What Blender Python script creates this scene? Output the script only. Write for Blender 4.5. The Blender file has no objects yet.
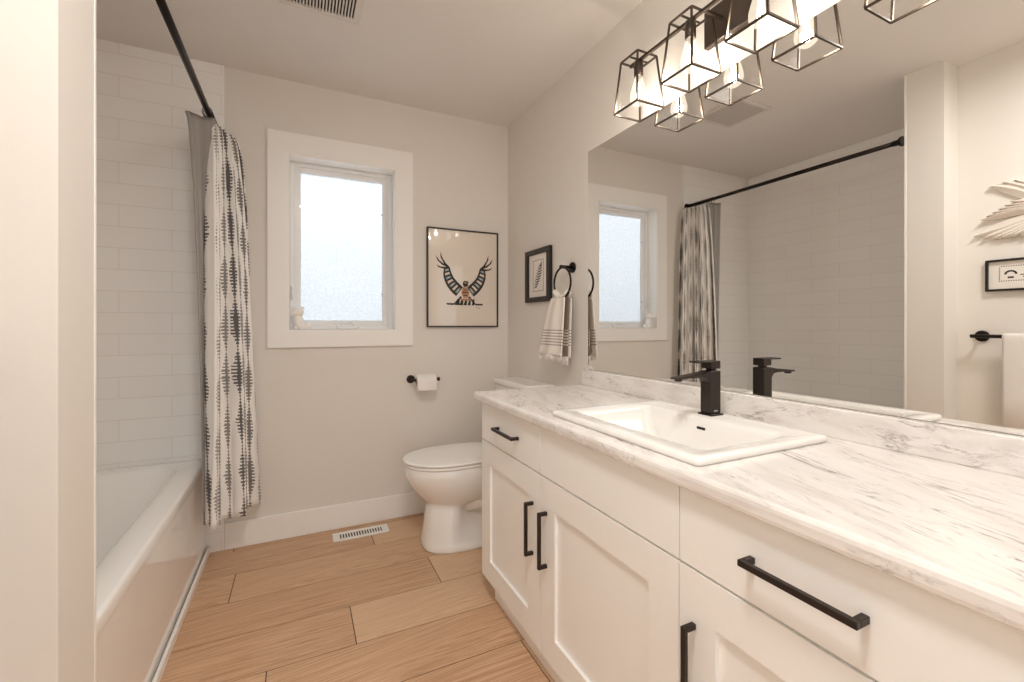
import bpy, bmesh, math, random
from mathutils import Vector, Matrix
random.seed(7)
PI = math.pi
sc = bpy.context.scene
C = sc.collection

# ------------------------------------------------------------------ camera
YAW = math.atan((512-299)/441.7)
cam = bpy.data.cameras.new('camera')
cam.sensor_width = 36; cam.lens = 441.7/1024*36; cam.shift_y = -16/1024; cam.clip_start = .02
camo = bpy.data.objects.new('camera', cam); C.objects.link(camo)
camo.location = (0, 0, 1.136); camo.rotation_euler = (PI/2, 0, -YAW)
sc.camera = camo
# ------------------------------------------------------------------ world, daylight, exposure
w = bpy.data.worlds.new('world'); sc.world = w; w.use_nodes = True
w.node_tree.nodes['Background'].inputs[0].default_value = (.90, .94, 1, 1)
w.node_tree.nodes['Background'].inputs[1].default_value = .62
vs = sc.view_settings
vs.view_transform = 'Standard'; vs.look = 'None'; vs.gamma = 1; vs.use_curve_mapping = False
vs.exposure = 1.34
def area_light(name, loc, rot, sx, sy, power, col):
    l = bpy.data.lights.new(name, 'AREA'); l.shape = 'RECTANGLE'; l.size = sx; l.size_y = sy
    l.energy = power; l.color = col
    o = bpy.data.objects.new(name, l); o.location = loc; o.rotation_euler = rot; C.objects.link(o)
    return o
# overcast daylight outside the frosted window
area_light('daylight', (.23, 3.30, 2.05), (PI/2-.35, 0, PI), 1.6, 1.8, 6, (.97, .98, 1))
# added fill light, shining in through the unseen doorway behind the camera
area_light('rear_fill_light', (.2, -2.2, 1.5), (-PI/2, 0, PI), 1.6, 2.0, 2, (1, .97, .94))
area_light('ceiling_fill_glow', (.10, .30, 2.372), (0, 0, 0), .30, .30, 7.0, (1, .975, .94))  # added overhead fill, out of view, raises the overall brightness
try:
    sc.cycles.max_bounces = 14; sc.cycles.diffuse_bounces = 8; sc.cycles.glossy_bounces = 6
    sc.cycles.transparent_max_bounces = 16; sc.cycles.caustics_refractive = False; sc.cycles.caustics_reflective = True
    sc.cycles.sample_clamp_indirect = 3
    sc.cycles.use_denoising = True
except Exception: pass

# ------------------------------------------------------------------ dimensions (metres; camera foot is the origin)
XR = 1.246; YB = 2.648; H = 2.444
XL = -1.13; XS = -.41          # tub wall, tub skirt
XT = -.524                     # wall with the towel bar
PY0, PY1, PX = 1.037, 1.186, -.378   # partition
YR = -1.25                     # rear wall

# ------------------------------------------------------------------ materials
def lin(c):
    return tuple(((v/255)/12.92 if v/255 <= .04045 else ((v/255+.055)/1.055)**2.4) for v in c)
def mat(name, rgb, rough=.5, metal=0, spec=.5, coat=0, **k):
    m = bpy.data.materials.new(name); m.use_nodes = True
    b = m.node_tree.nodes['Principled BSDF']
    b.inputs['Base Color'].default_value = (*lin(rgb), 1)
    b.inputs['Roughness'].default_value = rough; b.inputs['Metallic'].default_value = metal
    b.inputs['Specular IOR Level'].default_value = spec; b.inputs['Coat Weight'].default_value = coat
    b.inputs['Coat Roughness'].default_value = .03
    return m
def N(m, t, **k):
    n = m.node_tree.nodes.new(t)
    for a, v in k.items(): setattr(n, a, v)
    return n
def L(m, a, b): m.node_tree.links.new(a, b)
def math_n(m, op, a, b=None, c=None):
    n = N(m, 'ShaderNodeMath', operation=op)
    for i, v in enumerate((a, b, c)):
        if v is None: continue
        if isinstance(v, (int, float)): n.inputs[i].default_value = v
        else: L(m, v, n.inputs[i])
    return n.outputs[0]
def ramp(m, fac, stops):
    r = N(m, 'ShaderNodeValToRGB'); e = r.color_ramp.elements
    while len(e) < len(stops): e.new(.5)
    for i, (p, c) in enumerate(stops):
        e[i].position = p; e[i].color = (*c, 1) if len(c) == 3 else c
    L(m, fac, r.inputs[0]); return r.outputs[0]
def bsdf(m): return m.node_tree.nodes['Principled BSDF']
def bump(m, height, strength=.2, dist=.002):
    b = N(m, 'ShaderNodeBump'); b.inputs['Strength'].default_value = strength; b.inputs['Distance'].default_value = dist
    L(m, height, b.inputs['Height']); L(m, b.outputs[0], bsdf(m).inputs['Normal'])
def coords(m, scale=(1, 1, 1), kind='Object', rot=(0, 0, 0)):
    t = N(m, 'ShaderNodeTexCoord'); mp = N(m, 'ShaderNodeMapping'); mp.inputs['Scale'].default_value = scale
    mp.inputs['Rotation'].default_value = rot
    L(m, t.outputs[kind], mp.inputs[0]); return mp.outputs[0]
def noise(m, vec, scale=5, detail=3, rough=.5, dist=0):
    n = N(m, 'ShaderNodeTexNoise'); n.inputs['Scale'].default_value = scale; n.inputs['Detail'].default_value = detail
    n.inputs['Roughness'].default_value = rough; n.inputs['Distortion'].default_value = dist
    L(m, vec, n.inputs['Vector']); return n.outputs['Fac']

def paint(name, rgb, rough=.7, s=.06):
    m = mat(name, rgb, rough)
    bump(m, noise(m, coords(m), 260, 2), s, .001); return m
M = {}
M['wall'] = paint('wall_paint', (230, 225, 218))
M['ceil'] = paint('ceiling_paint', (230, 226, 221), .8)
M['trim'] = mat('trim_paint', (247, 245, 241), .35)
M['cab'] = mat('cabinet_paint', (249, 248, 245), .33)
M['black'] = mat('matte_black_metal', (44, 34, 29), .38, .35)
M['rod'] = mat('dark_bronze_metal', (38, 30, 27), .35, .7)
M['porc'] = mat('porcelain', (246, 244, 240), .12, coat=.3)
M['tub'] = mat('tub_acrylic', (250, 249, 247), .1, coat=.4)
M['vinyl'] = mat('window_vinyl', (238, 238, 238), .3)
M['whiteplastic'] = mat('white_plastic', (246, 244, 240), .35)
M['dark'] = mat('dark_gap', (30, 26, 24), .8)
M['paper'] = mat('tissue_paper', (244, 240, 236), .9)
M['mat'] = mat('picture_paper', (228, 217, 204), .25, coat=1)
M['mount'] = mat('picture_mount', (238, 232, 224), .25, coat=.6)
M['frameblack'] = mat('frame_black', (28, 22, 20), .35)
M['ink'] = mat('ink_black', (38, 32, 30), .45)
M['inkgrey'] = mat('ink_grey', (150, 152, 150), .45)
M['inkblue'] = mat('ink_slate', (128, 146, 150), .45)
M['inktan'] = mat('ink_tan', (170, 128, 96), .45)
M['lightmetal'] = mat('fixture_bronze', (84, 74, 66), .3, .85)
M['glossywhite'] = mat('glazed_white', (226, 216, 206), .12, coat=.6)
M['steel'] = mat('chrome', (200, 200, 200), .12, 1)

# mirror
M['mirror'] = mat('mirror_silver', (240, 240, 238), .0, 1)
# tile
def tile_mat(name, off):
    m = mat(name, (232, 228, 223), .16, coat=.3)
    t = N(m, 'ShaderNodeTexCoord'); mp = N(m, 'ShaderNodeMapping'); mp.inputs['Location'].default_value = off
    L(m, t.outputs['UV'], mp.inputs[0])
    b = N(m, 'ShaderNodeTexBrick'); b.offset = .5; b.offset_frequency = 2; b.squash = 1
    b.inputs['Scale'].default_value = 1; b.inputs['Brick Width'].default_value = .4; b.inputs['Row Height'].default_value = .1
    b.inputs['Mortar Size'].default_value = .0016; b.inputs['Mortar Smooth'].default_value = .2; b.inputs['Bias'].default_value = 0
    b.inputs['Color1'].default_value = (*lin((250, 249, 247)), 1); b.inputs['Color2'].default_value = (*lin((248, 246, 244)), 1)
    b.inputs['Mortar'].default_value = (*lin((234, 230, 226)), 1)
    L(m, mp.outputs[0], b.inputs['Vector']); L(m, b.outputs['Color'], bsdf(m).inputs['Base Color'])
    inv = math_n(m, 'SUBTRACT', 1, b.outputs['Fac'])
    wv = noise(m, coords(m), 9, 1)
    bump(m, math_n(m, 'ADD', inv, math_n(m, 'MULTIPLY', wv, .5)), .14, .0012)
    return m
M['tile_back'] = tile_mat('tile_back', (.553, -.594, 0))
M['tile_left'] = tile_mat('tile_left', (.1, -.594, 0))
# wood floor
def wood():
    m = mat('oak_plank', (200, 160, 125), .42)
    uv = coords(m, (1, 1, 1), 'UV')
    at = N(m, 'ShaderNodeAttribute', attribute_name='plank')
    sep = N(m, 'ShaderNodeSeparateColor'); L(m, at.outputs['Color'], sep.inputs[0])
    shift = N(m, 'ShaderNodeCombineXYZ'); L(m, math_n(m, 'MULTIPLY', sep.outputs[0], 7), shift.inputs[0]); L(m, math_n(m, 'MULTIPLY', sep.outputs[1], 5), shift.inputs[1])
    va = N(m, 'ShaderNodeVectorMath', operation='ADD'); L(m, uv, va.inputs[0]); L(m, shift.outputs[0], va.inputs[1])
    def sc3(s):
        mp = N(m, 'ShaderNodeMapping'); mp.inputs['Scale'].default_value = s; L(m, va.outputs[0], mp.inputs[0]); return mp.outputs[0]
    fine = noise(m, sc3((2.2, 150, 1)), 1, 5, .6, .15)
    mid = noise(m, sc3((1.1, 26, 1)), 1, 4, .65, .5)
    wv = N(m, 'ShaderNodeTexWave', wave_type='BANDS', bands_direction='Y'); wv.inputs['Scale'].default_value = 3.2
    wv.inputs['Distortion'].default_value = 9; wv.inputs['Detail'].default_value = 2; wv.inputs['Detail Scale'].default_value = .8
    L(m, sc3((.9, 9, 1)), wv.inputs['Vector'])
    f = math_n(m, 'ADD', math_n(m, 'MULTIPLY', fine, .38), math_n(m, 'MULTIPLY', mid, .42))
    f = math_n(m, 'ADD', f, math_n(m, 'MULTIPLY', noise(m, sc3((1.8, 60, 1)), 1, 3, .6, 1.2), .16))
    f = math_n(m, 'ADD', f, math_n(m, 'MULTIPLY', math_n(m, 'SUBTRACT', sep.outputs[2], .5), .03))
    col = ramp(m, f, [(.30, lin((160, 118, 86))), (.41, lin((196, 156, 122))), (.48, lin((214, 178, 144))), (.56, lin((225, 193, 161))), (.70, lin((238, 212, 184)))])
    L(m, col, bsdf(m).inputs['Base Color'])
    bump(m, fine, .12, .001)
    return m
M['wood'] = wood()
# marble laminate
def marble():
    m = mat('marble_laminate', (240, 232, 224), .2, coat=.15)
    v = coords(m, (1, 1, 1), 'Object', (0, 0, .28))
    def sc3(s, src=v):
        mp = N(m, 'ShaderNodeMapping'); mp.inputs['Scale'].default_value = s; L(m, src, mp.inputs[0]); return mp.outputs[0]
    def vein(s, scale, dist, lo):
        n = noise(m, sc3(s), scale, 6, .62, dist)
        a = math_n(m, 'ABSOLUTE', math_n(m, 'SUBTRACT', n, .5))
        r = math_n(m, 'SUBTRACT', 1, math_n(m, 'MINIMUM', math_n(m, 'DIVIDE', a, lo), 1))
        return math_n(m, 'POWER', r, 1.6)
    v1 = vein((5.5, 1, 5.5), 3.2, .5, .030)
    v2 = vein((6.5, 1, 6.5), 8, .3, .035)
    g1 = math_n(m, 'MAXIMUM', math_n(m, 'MULTIPLY', math_n(m, 'SUBTRACT', noise(m, sc3((3, 1, 3)), 4, 3, .6, .3), .50), 6), 0)
    g1 = math_n(m, 'MINIMUM', g1, 1)
    g2 = math_n(m, 'MINIMUM', math_n(m, 'MAXIMUM', math_n(m, 'MULTIPLY', math_n(m, 'SUBTRACT', noise(m, sc3((4, 1, 4)), 9, 3), .48), 7), 0), 1)
    vv = math_n(m, 'MINIMUM', math_n(m, 'ADD', math_n(m, 'MULTIPLY', v1, g1), math_n(m, 'MULTIPLY', math_n(m, 'MULTIPLY', v2, g2), .42)), 1)
    cloud = noise(m, sc3((5, 1, 5)), 4, 4, .6, .5)
    base = ramp(m, cloud, [(.3, lin((222, 216, 211))), (.5, lin((238, 234, 230))), (.7, lin((243, 240, 237)))])
    mx = N(m, 'ShaderNodeMix', data_type='RGBA'); L(m, math_n(m, 'MULTIPLY', vv, .85), mx.inputs[0]); L(m, base, mx.inputs[6]); mx.inputs[7].default_value = (*lin((112, 100, 95)), 1)
    L(m, mx.outputs[2], bsdf(m).inputs['Base Color'])
    return m
M['marble'] = marble()
# frosted pane
def frosted():
    m = bpy.data.materials.new('frosted_glass'); m.use_nodes = True; nt = m.node_tree
    nt.nodes.remove(nt.nodes['Principled BSDF'])
    tr = N(m, 'ShaderNodeBsdfTranslucent'); tr.inputs[0].default_value = (.93, .96, .98, 1)
    gl = N(m, 'ShaderNodeBsdfGlossy'); gl.inputs[1].default_value = .25
    fr = N(m, 'ShaderNodeFresnel'); fr.inputs[0].default_value = 1.45
    mx = N(m, 'ShaderNodeMixShader'); L(m, fr.outputs[0], mx.inputs[0]); L(m, tr.outputs[0], mx.inputs[1]); L(m, gl.outputs[0], mx.inputs[2])
    b = N(m, 'ShaderNodeBump'); b.inputs['Strength'].default_value = .7; b.inputs['Distance'].default_value = .004
    nz_ = noise(m, coords(m), 70, 4, .7); L(m, ramp(m, nz_, [(.35, (.84, .87, .89)), (.65, (.97, .99, 1))]), tr.inputs[0])
    vo = N(m, 'ShaderNodeTexVoronoi'); vo.inputs['Scale'].default_value = 130; L(m, coords(m), vo.inputs['Vector'])
    L(m, vo.outputs['Distance'], b.inputs['Height']); L(m, b.outputs[0], tr.inputs[1]); L(m, b.outputs[0], gl.inputs[2])
    L(m, mx.outputs[0], nt.nodes['Material Output'].inputs[0]); return m
M['frost'] = frosted()
def clear(name, tint=(1, 1, 1), ior=1.35):
    m = bpy.data.materials.new(name); m.use_nodes = True; nt = m.node_tree
    nt.nodes.remove(nt.nodes['Principled BSDF'])
    tr = N(m, 'ShaderNodeBsdfTransparent'); tr.inputs[0].default_value = (*tint, 1)
    gl = N(m, 'ShaderNodeBsdfGlossy'); gl.inputs[1].default_value = .03
    fr = N(m, 'ShaderNodeFresnel'); fr.inputs[0].default_value = ior
    mx = N(m, 'ShaderNodeMixShader'); L(m, fr.outputs[0], mx.inputs[0]); L(m, tr.outputs[0], mx.inputs[1]); L(m, gl.outputs[0], mx.inputs[2])
    L(m, mx.outputs[0], nt.nodes['Material Output'].inputs[0]); return m
M['pane'] = clear('clear_glass', ior=1.12)
def emit(name, col, s):
    m = bpy.data.materials.new(name); m.use_nodes = True; nt = m.node_tree
    nt.nodes.remove(nt.nodes['Principled BSDF'])
    e = N(m, 'ShaderNodeEmission'); e.inputs[0].default_value = (*col, 1); e.inputs[1].default_value = s
    L(m, e.outputs[0], nt.nodes['Material Output'].inputs[0]); return m
def bulb_mat():
    m = bpy.data.materials.new('bulb_glass'); m.use_nodes = True; nt = m.node_tree
    nt.nodes.remove(nt.nodes['Principled BSDF'])
    tr = N(m, 'ShaderNodeBsdfTransparent'); em = N(m, 'ShaderNodeEmission'); em.inputs[0].default_value = (1, .86, .68, 1); em.inputs[1].default_value = .9
    mx = N(m, 'ShaderNodeMixShader'); mx.inputs[0].default_value = .22
    L(m, tr.outputs[0], mx.inputs[1]); L(m, em.outputs[0], mx.inputs[2]); L(m, mx.outputs[0], nt.nodes['Material Output'].inputs[0]); return m
M['bulb'] = bulb_mat()
M['filament'] = emit('glowing_filament', (1, .80, .55), 12)
# curtain print
def curtain_print():
    m = mat('curtain_print', (247, 244, 240), .85)
    uv = N(m, 'ShaderNodeUVMap'); s = N(m, 'ShaderNodeSeparateXYZ'); L(m, uv.outputs[0], s.inputs[0])
    V = s.outputs[1]
    wob = N(m, 'ShaderNodeCombineXYZ'); L(m, math_n(m, 'MULTIPLY', s.outputs[0], 12), wob.inputs[0]); L(m, math_n(m, 'MULTIPLY', V, 9), wob.inputs[1])
    U = math_n(m, 'ADD', s.outputs[0], math_n(m, 'MULTIPLY', noise(m, wob.outputs[0], 1, 1), .008))
    cu = math_n(m, 'DIVIDE', U, .070)
    idx = math_n(m, 'FLOOR', cu); fx = math_n(m, 'ABSOLUTE', math_n(m, 'SUBTRACT', math_n(m, 'FRACT', cu), .5))
    wn = N(m, 'ShaderNodeTexWhiteNoise', noise_dimensions='1D'); L(m, idx, wn.inputs['W'])
    wn2 = N(m, 'ShaderNodeTexWhiteNoise', noise_dimensions='1D'); L(m, math_n(m, 'ADD', idx, 51.3), wn2.inputs['W'])
    p = math_n(m, 'ADD', math_n(m, 'DIVIDE', V, .23), math_n(m, 'MULTIPLY', wn.outputs[0], 5))
    wn3 = N(m, 'ShaderNodeTexWhiteNoise', noise_dimensions='1D'); L(m, math_n(m, 'ADD', math_n(m, 'MULTIPLY', idx, 7.31), math_n(m, 'FLOOR', p)), wn3.inputs['W'])
    sp = math_n(m, 'POWER', math_n(m, 'ABSOLUTE', math_n(m, 'SINE', math_n(m, 'MULTIPLY', p, PI))), 1.7)
    jv = N(m, 'ShaderNodeCombineXYZ'); L(m, math_n(m, 'MULTIPLY', V, 110), jv.inputs[1]); L(m, math_n(m, 'MULTIPLY', idx, 3.7), jv.inputs[0])
    jn = noise(m, jv.outputs[0], 1, 2)
    wid = math_n(m, 'MULTIPLY', math_n(m, 'ADD', math_n(m, 'MULTIPLY', math_n(m, 'MULTIPLY', sp, .36), math_n(m, 'ADD', .45, math_n(m, 'MULTIPLY', wn3.outputs[0], .55))), .05), math_n(m, 'ADD', .25, math_n(m, 'MULTIPLY', jn, 1.3)))
    inside = math_n(m, 'LESS_THAN', fx, wid)
    ds = math_n(m, 'SINE', math_n(m, 'ADD', math_n(m, 'MULTIPLY', V, 2*PI/.0155), math_n(m, 'MULTIPLY', jn, 5)))
    dash = math_n(m, 'GREATER_THAN', math_n(m, 'ADD', ds, math_n(m, 'MULTIPLY', math_n(m, 'LESS_THAN', fx, math_n(m, 'MULTIPLY', wid, .35)), 1.6)), -.25)
    k = math_n(m, 'MULTIPLY', inside, dash)
    k = math_n(m, 'MULTIPLY', k, math_n(m, 'ADD', .60, math_n(m, 'MULTIPLY', wn2.outputs[0], .38)))
    mx = N(m, 'ShaderNodeMix', data_type='RGBA'); L(m, k, mx.inputs[0])
    mx.inputs[6].default_value = (*lin((247, 244, 240)), 1); mx.inputs[7].default_value = (*lin((52, 46, 45)), 1)
    L(m, mx.outputs[2], bsdf(m).inputs['Base Color'])
    return m
M['print'] = curtain_print()
M['lining'] = mat('grey_lining', (160, 155, 151), .8)
# towels
def cloth(name, rgb, stripe=None):
    m = mat(name, rgb, .95, spec=.2)
    v = coords(m); bump(m, noise(m, v, 420, 2), .5, .002)
    if stripe:
        s = N(m, 'ShaderNodeSeparateXYZ'); t = N(m, 'ShaderNodeTexCoord'); L(m, t.outputs['UV'], s.inputs[0])
        z = s.outputs[1]; lo, hi, per, duty, col = stripe
        a = math_n(m, 'LESS_THAN', math_n(m, 'FRACT', math_n(m, 'DIVIDE', math_n(m, 'SUBTRACT', z, lo), per)), duty)
        k = math_n(m, 'MULTIPLY', a, math_n(m, 'MULTIPLY', math_n(m, 'GREATER_THAN', z, lo), math_n(m, 'LESS_THAN', z, hi)))
        mx = N(m, 'ShaderNodeMix', data_type='RGBA'); L(m, k, mx.inputs[0])
        mx.inputs[6].default_value = (*lin(rgb), 1); mx.inputs[7].default_value = (*lin(col), 1)
        L(m, mx.outputs[2], bsdf(m).inputs['Base Color'])
    return m
M['handtowel'] = cloth('cream_towel', (238, 231, 222), (1.035, 1.112, .0145, .30, (150, 138, 130)))
M['handback'] = cloth('taupe_towel', (128, 114, 102), (1.035, 1.112, .0145, .5, (205, 192, 178)))
M['fringe'] = cloth('towel_fringe', (240, 234, 226))
M['bathtowel'] = cloth('white_towel', (236, 231, 226))

# ------------------------------------------------------------------ mesh helpers
class MB:
    def __init__(s): s.bm = bmesh.new(); s.mats = []; s.mi = 0
    def use(s, m):
        if m not in s.mats: s.mats.append(m)
        s.mi = s.mats.index(m); return s
    def _new(s, geom_before):
        for f in s.bm.faces:
            if f.index == -1 or f not in geom_before: pass
    def face(s, vs, smooth=False):
        try:
            f = s.bm.faces.new(vs); f.material_index = s.mi; f.smooth = smooth; return f
        except ValueError: return None
    def box(s, x0, x1, y0, y1, z0, z1, bev=0, seg=2):
        x0, x1 = sorted((x0, x1)); y0, y1 = sorted((y0, y1)); z0, z1 = sorted((z0, z1))
        v = [s.bm.verts.new(p) for p in ((x0,y0,z0),(x1,y0,z0),(x1,y1,z0),(x0,y1,z0),(x0,y0,z1),(x1,y0,z1),(x1,y1,z1),(x0,y1,z1))]
        fs = [s.face([v[i] for i in q]) for q in ((0,3,2,1),(4,5,6,7),(0,1,5,4),(1,2,6,5),(2,3,7,6),(3,0,4,7))]
        if bev:
            es = list({e for f in fs for e in f.edges})
            r = bmesh.ops.bevel(s.bm, geom=es, offset=bev, segments=seg, affect='EDGES', profile=.5)
            for f in r['faces']: f.material_index = s.mi; f.smooth = seg > 1
        return s
    def rings(s, rs, closed=True, cap=True, smooth=True):
        vr = [[s.bm.verts.new(p) for p in r] for r in rs]
        n = len(vr[0])
        for a, b in zip(vr, vr[1:]):
            for i in range(n if closed else n-1):
                j = (i+1) % n
                s.face([a[i], a[j], b[j], b[i]], smooth)
        if cap and closed:
            s.face(list(reversed(vr[0]))); s.face(vr[-1])
        return vr
    def tube(s, pts, r, seg=10, cap=True, closed=False):
        pts = [Vector(p) for p in pts]; rs = []
        n = len(pts); prev = None
        for i, p in enumerate(pts):
            if closed: t = pts[(i+1) % n]-pts[i-1]
            else: t = (pts[min(i+1, n-1)]-pts[max(i-1, 0)])
            t.normalize()
            if prev is None:
                up = Vector((0, 0, 1)) if abs(t.z) < .9 else Vector((1, 0, 0))
                a = t.cross(up).normalized()
            else: a = (prev - t*prev.dot(t)).normalized()
            prev = a; b = t.cross(a)
            rr = r[i] if isinstance(r, (list, tuple)) else r
            rs.append([p+(a*math.cos(2*PI*k/seg)+b*math.sin(2*PI*k/seg))*rr for k in range(seg)])
        if closed: rs.append(rs[0]); s.rings(rs, cap=False)
        else: s.rings(rs, cap=cap)
        return s
    def bar(s, a, b, w):   # square bar
        a, b = Vector(a), Vector(b); t = (b-a).normalized()
        up = Vector((0, 0, 1)) if abs(t.z) < .95 else Vector((0, 1, 0))
        u = t.cross(up).normalized()*w/2; v = t.cross(u).normalized()*w/2
        e = t*w*.0
        s.rings([[p+u+v, p-u+v, p-u-v, p+u-v] for p in (a-e, b+e)], smooth=False); return s
    def lathe(s, prof, c, axis='Z', seg=24, cap=True):
        rs = []
        for r, h in prof:
            ring = []
            for k in range(seg):
                a = 2*PI*k/seg; x, y = r*math.cos(a), r*math.sin(a)
                if axis == 'Z': p = (c[0]+x, c[1]+y, c[2]+h)
                elif axis == 'X': p = (c[0]+h, c[1]+x, c[2]+y)
                else: p = (c[0]+x, c[1]+h, c[2]+y)
                ring.append(p)
            rs.append(ring)
        s.rings(rs, cap=cap); return s
    def prism(s, poly, f0, f1):   # poly 2d, f0/f1 map (u,v)->xyz
        a = [s.bm.verts.new(f0(*p)) for p in poly]; b = [s.bm.verts.new(f1(*p)) for p in poly]
        s.face(a); s.face(list(reversed(b)))
        n = len(poly)
        for i in range(n): s.face([a[i], b[i], b[(i+1) % n], a[(i+1) % n]])
        return s
    def build(s, name, m=None, parent=None, loc=None):
        bmesh.ops.recalc_face_normals(s.bm, faces=s.bm.faces)
        me = bpy.data.meshes.new(name); s.bm.to_mesh(me); s.bm.free()
        for mm in (s.mats or [m]): me.materials.append(mm)
        o = bpy.data.objects.new(name, me); C.objects.link(o)
        if loc is not None:
            lv = Vector(loc); me.transform(Matrix.Translation(-lv)); o.location = lv
        if parent:
            o.parent = parent
            base = world_loc(parent)
            if loc is None: me.transform(Matrix.Translation(-base))
            else: o.location = Vector(loc)-base
        return o
WL = {}
def world_loc(o):
    v = Vector(o.location)
    while o.parent: o = o.parent; v += o.location
    return v
def uvmap(o, fn):
    me = o.data; uv = me.uv_layers.new(name='UVMap'); base = world_loc(o)
    for l in me.loops:
        co = me.vertices[l.vertex_index].co + base
        uv.data[l.index].uv = fn(co)
def tag(o, label=None, cat=None, group=None, kind=None):
    if label: o['label'] = label
    if cat: o['category'] = cat
    if group: o['group'] = group
    if kind: o['kind'] = kind
    return o
def thing(name, loc, label, cat, group=None):
    o = bpy.data.objects.new(name, None); o.location = loc; o.empty_display_size = .05; C.objects.link(o)
    return tag(o, label, cat, group)
def struct(o): o['kind'] = 'structure'; return o
def bevel_mod(o, w, seg=2):
    b = o.modifiers.new('bevel', 'BEVEL'); b.width = w; b.segments = seg; b.limit_method = 'ANGLE'; b.angle_limit = .6
    return o
def subd(o, n=2):
    b = o.modifiers.new('subsurf', 'SUBSURF'); b.levels = n; b.render_levels = n; return o

# ------------------------------------------------------------------ shell
T = .15
WX0, WX1, WZ0, WZ1 = -.058, .522, 1.098, 2.056     # window opening
mb = MB(); mb.box(XL-T, WX0, YB, YB+T, 0, H); mb.box(WX1, XR+T, YB, YB+T, 0, H)
mb.box(WX0, WX1, YB, YB+T, 0, WZ0); mb.box(WX0, WX1, YB, YB+T, WZ1, H)
struct(mb.build('wall_back', M['wall']))
mb = MB(); mb.box(XR, XR+T, YR-T, YB, 0, H); struct(mb.build('wall_right', M['wall']))
mb = MB(); mb.box(XL-T, XL, PY1, YB, 0, H); o = struct(mb.build('wall_left', M['tile_left'])); uvmap(o, lambda c: (c.y, c.z))
mb = MB(); mb.box(XL-T, PX, PY0, PY1, 0, H); struct(mb.build('wall_partition', M['wall']))
mb = MB(); mb.box(XT-T, XT, YR-T, PY0, 0, H); struct(mb.build('wall_left_front', M['wall']))
DX0, DX1, DZ = -.25, .60, 2.05
mb = MB(); mb.box(XT-T, DX0, YR-T, YR, 0, H); mb.box(DX1, XR+T, YR-T, YR, 0, H); mb.box(DX0, DX1, YR-T, YR, DZ, H)
struct(mb.build('wall_rear', M['wall']))
mb = MB()
for x0, x1, z0, z1 in ((DX0-.08, DX0, 0, DZ+.08), (DX1, DX1+.08, 0, DZ+.08), (DX0, DX1, DZ, DZ+.08)): mb.box(x0, x1, YR, YR+.018, z0, z1)
struct(mb.build('trim_door', M['trim']))
mb = MB(); mb.box(XL-T, XR+T, YR-T, YB+T, H, H+.1); struct(mb.build('ceiling', M['ceil']))
# tiled strip of the back wall (tub end), with edge trim
TX = -.34
mb = MB(); mb.box(XL, TX, YB-.009, YB, .0, H); o = struct(mb.build('wall_back_tile', M['tile_back'])); uvmap(o, lambda c: (c.x, c.z))
mb = MB(); mb.box(XL, PX-.009, PY1, PY1+.009, .40, H); o = struct(mb.build('wall_partition_tile', M['tile_back'])); uvmap(o, lambda c: (c.x, c.z))
mb = MB(); mb.box(PX-.009, PX+.001, PY1, PY1+.011, .0, H, .002); struct(mb.build('trim_tile_edge', M['trim']))

# floor made of planks
mb = MB().use(M['dark']); mb.box(XL-T, XR+T, YR-T-1.2, YB+T, -.08, -.0015)
mb.use(M['wood'])
rows = {}
ids = []
PW, PLN = .2355, 1.26
y1 = 2.598+PW; r = -1
joint = {-1: -.297, 0: .353, 1: 1.0, 2: .567, 3: .185, 4: -.096, 5: .72, 6: .30, 7: -.2, 8: .5}
g = .0016
bmf = []
while y1 > YR-T-.9:
    y0 = y1-PW
    j = joint.get(r, (r*.437) % PLN)
    x = j - PLN*math.ceil((j-(XL-T))/PLN)
    while x < XR+T:
        xa, xb = max(x, XL-T), min(x+PLN, XR+T); ya, yb = y0, min(y1, YB+T)
        if xb-xa > .02 and yb-ya > .02:
            n0 = len(mb.bm.faces)
            mb.box(xa+g, xb-g, ya+g, yb-g, -.01, 0)
            ids.append((xa, xb, ya, yb, (random.random(), random.random(), random.random())))
        x += PLN
    y1 = y0; r += 1
fl = struct(mb.build('floor'))
me = fl.data; uv = me.uv_layers.new(name='UVMap'); ca = me.color_attributes.new('plank', 'FLOAT_COLOR', 'CORNER')
for p in me.polygons:
    c = p.center; k = (0, 0, 0)
    if p.material_index == 1:
        for xa, xb, ya, yb, rr in ids:
            if xa <= c.x <= xb and ya <= c.y <= yb: k = rr; break
    for li in p.loop_indices:
        co = me.vertices[me.loops[li].vertex_index].co
        uv.data[li].uv = (co.x, co.y); ca.data[li].color = (*k, 1)

# baseboards
def baseboard(name, x0, x1, y0, y1):
    mb = MB(); mb.box(x0, x1, y0, y1, 0, .135, .003, 1); return struct(mb.build(name, M['trim']))
baseboard('baseboard_back', TX+.001, XR, YB-.014, YB)
baseboard('baseboard_right', XR-.014, XR, 1.70, YB-.014)
baseboard('baseboard_partition', PX, PX+.012, PY0-.012, PY1)
baseboard('baseboard_left', XT, XT+.012, YR, PY0)
mb = MB(); mb.box(XS, XS+.012, PY1, YB-.009, 0, .035, .003, 1); struct(mb.build('trim_tub', M['trim']))

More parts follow.
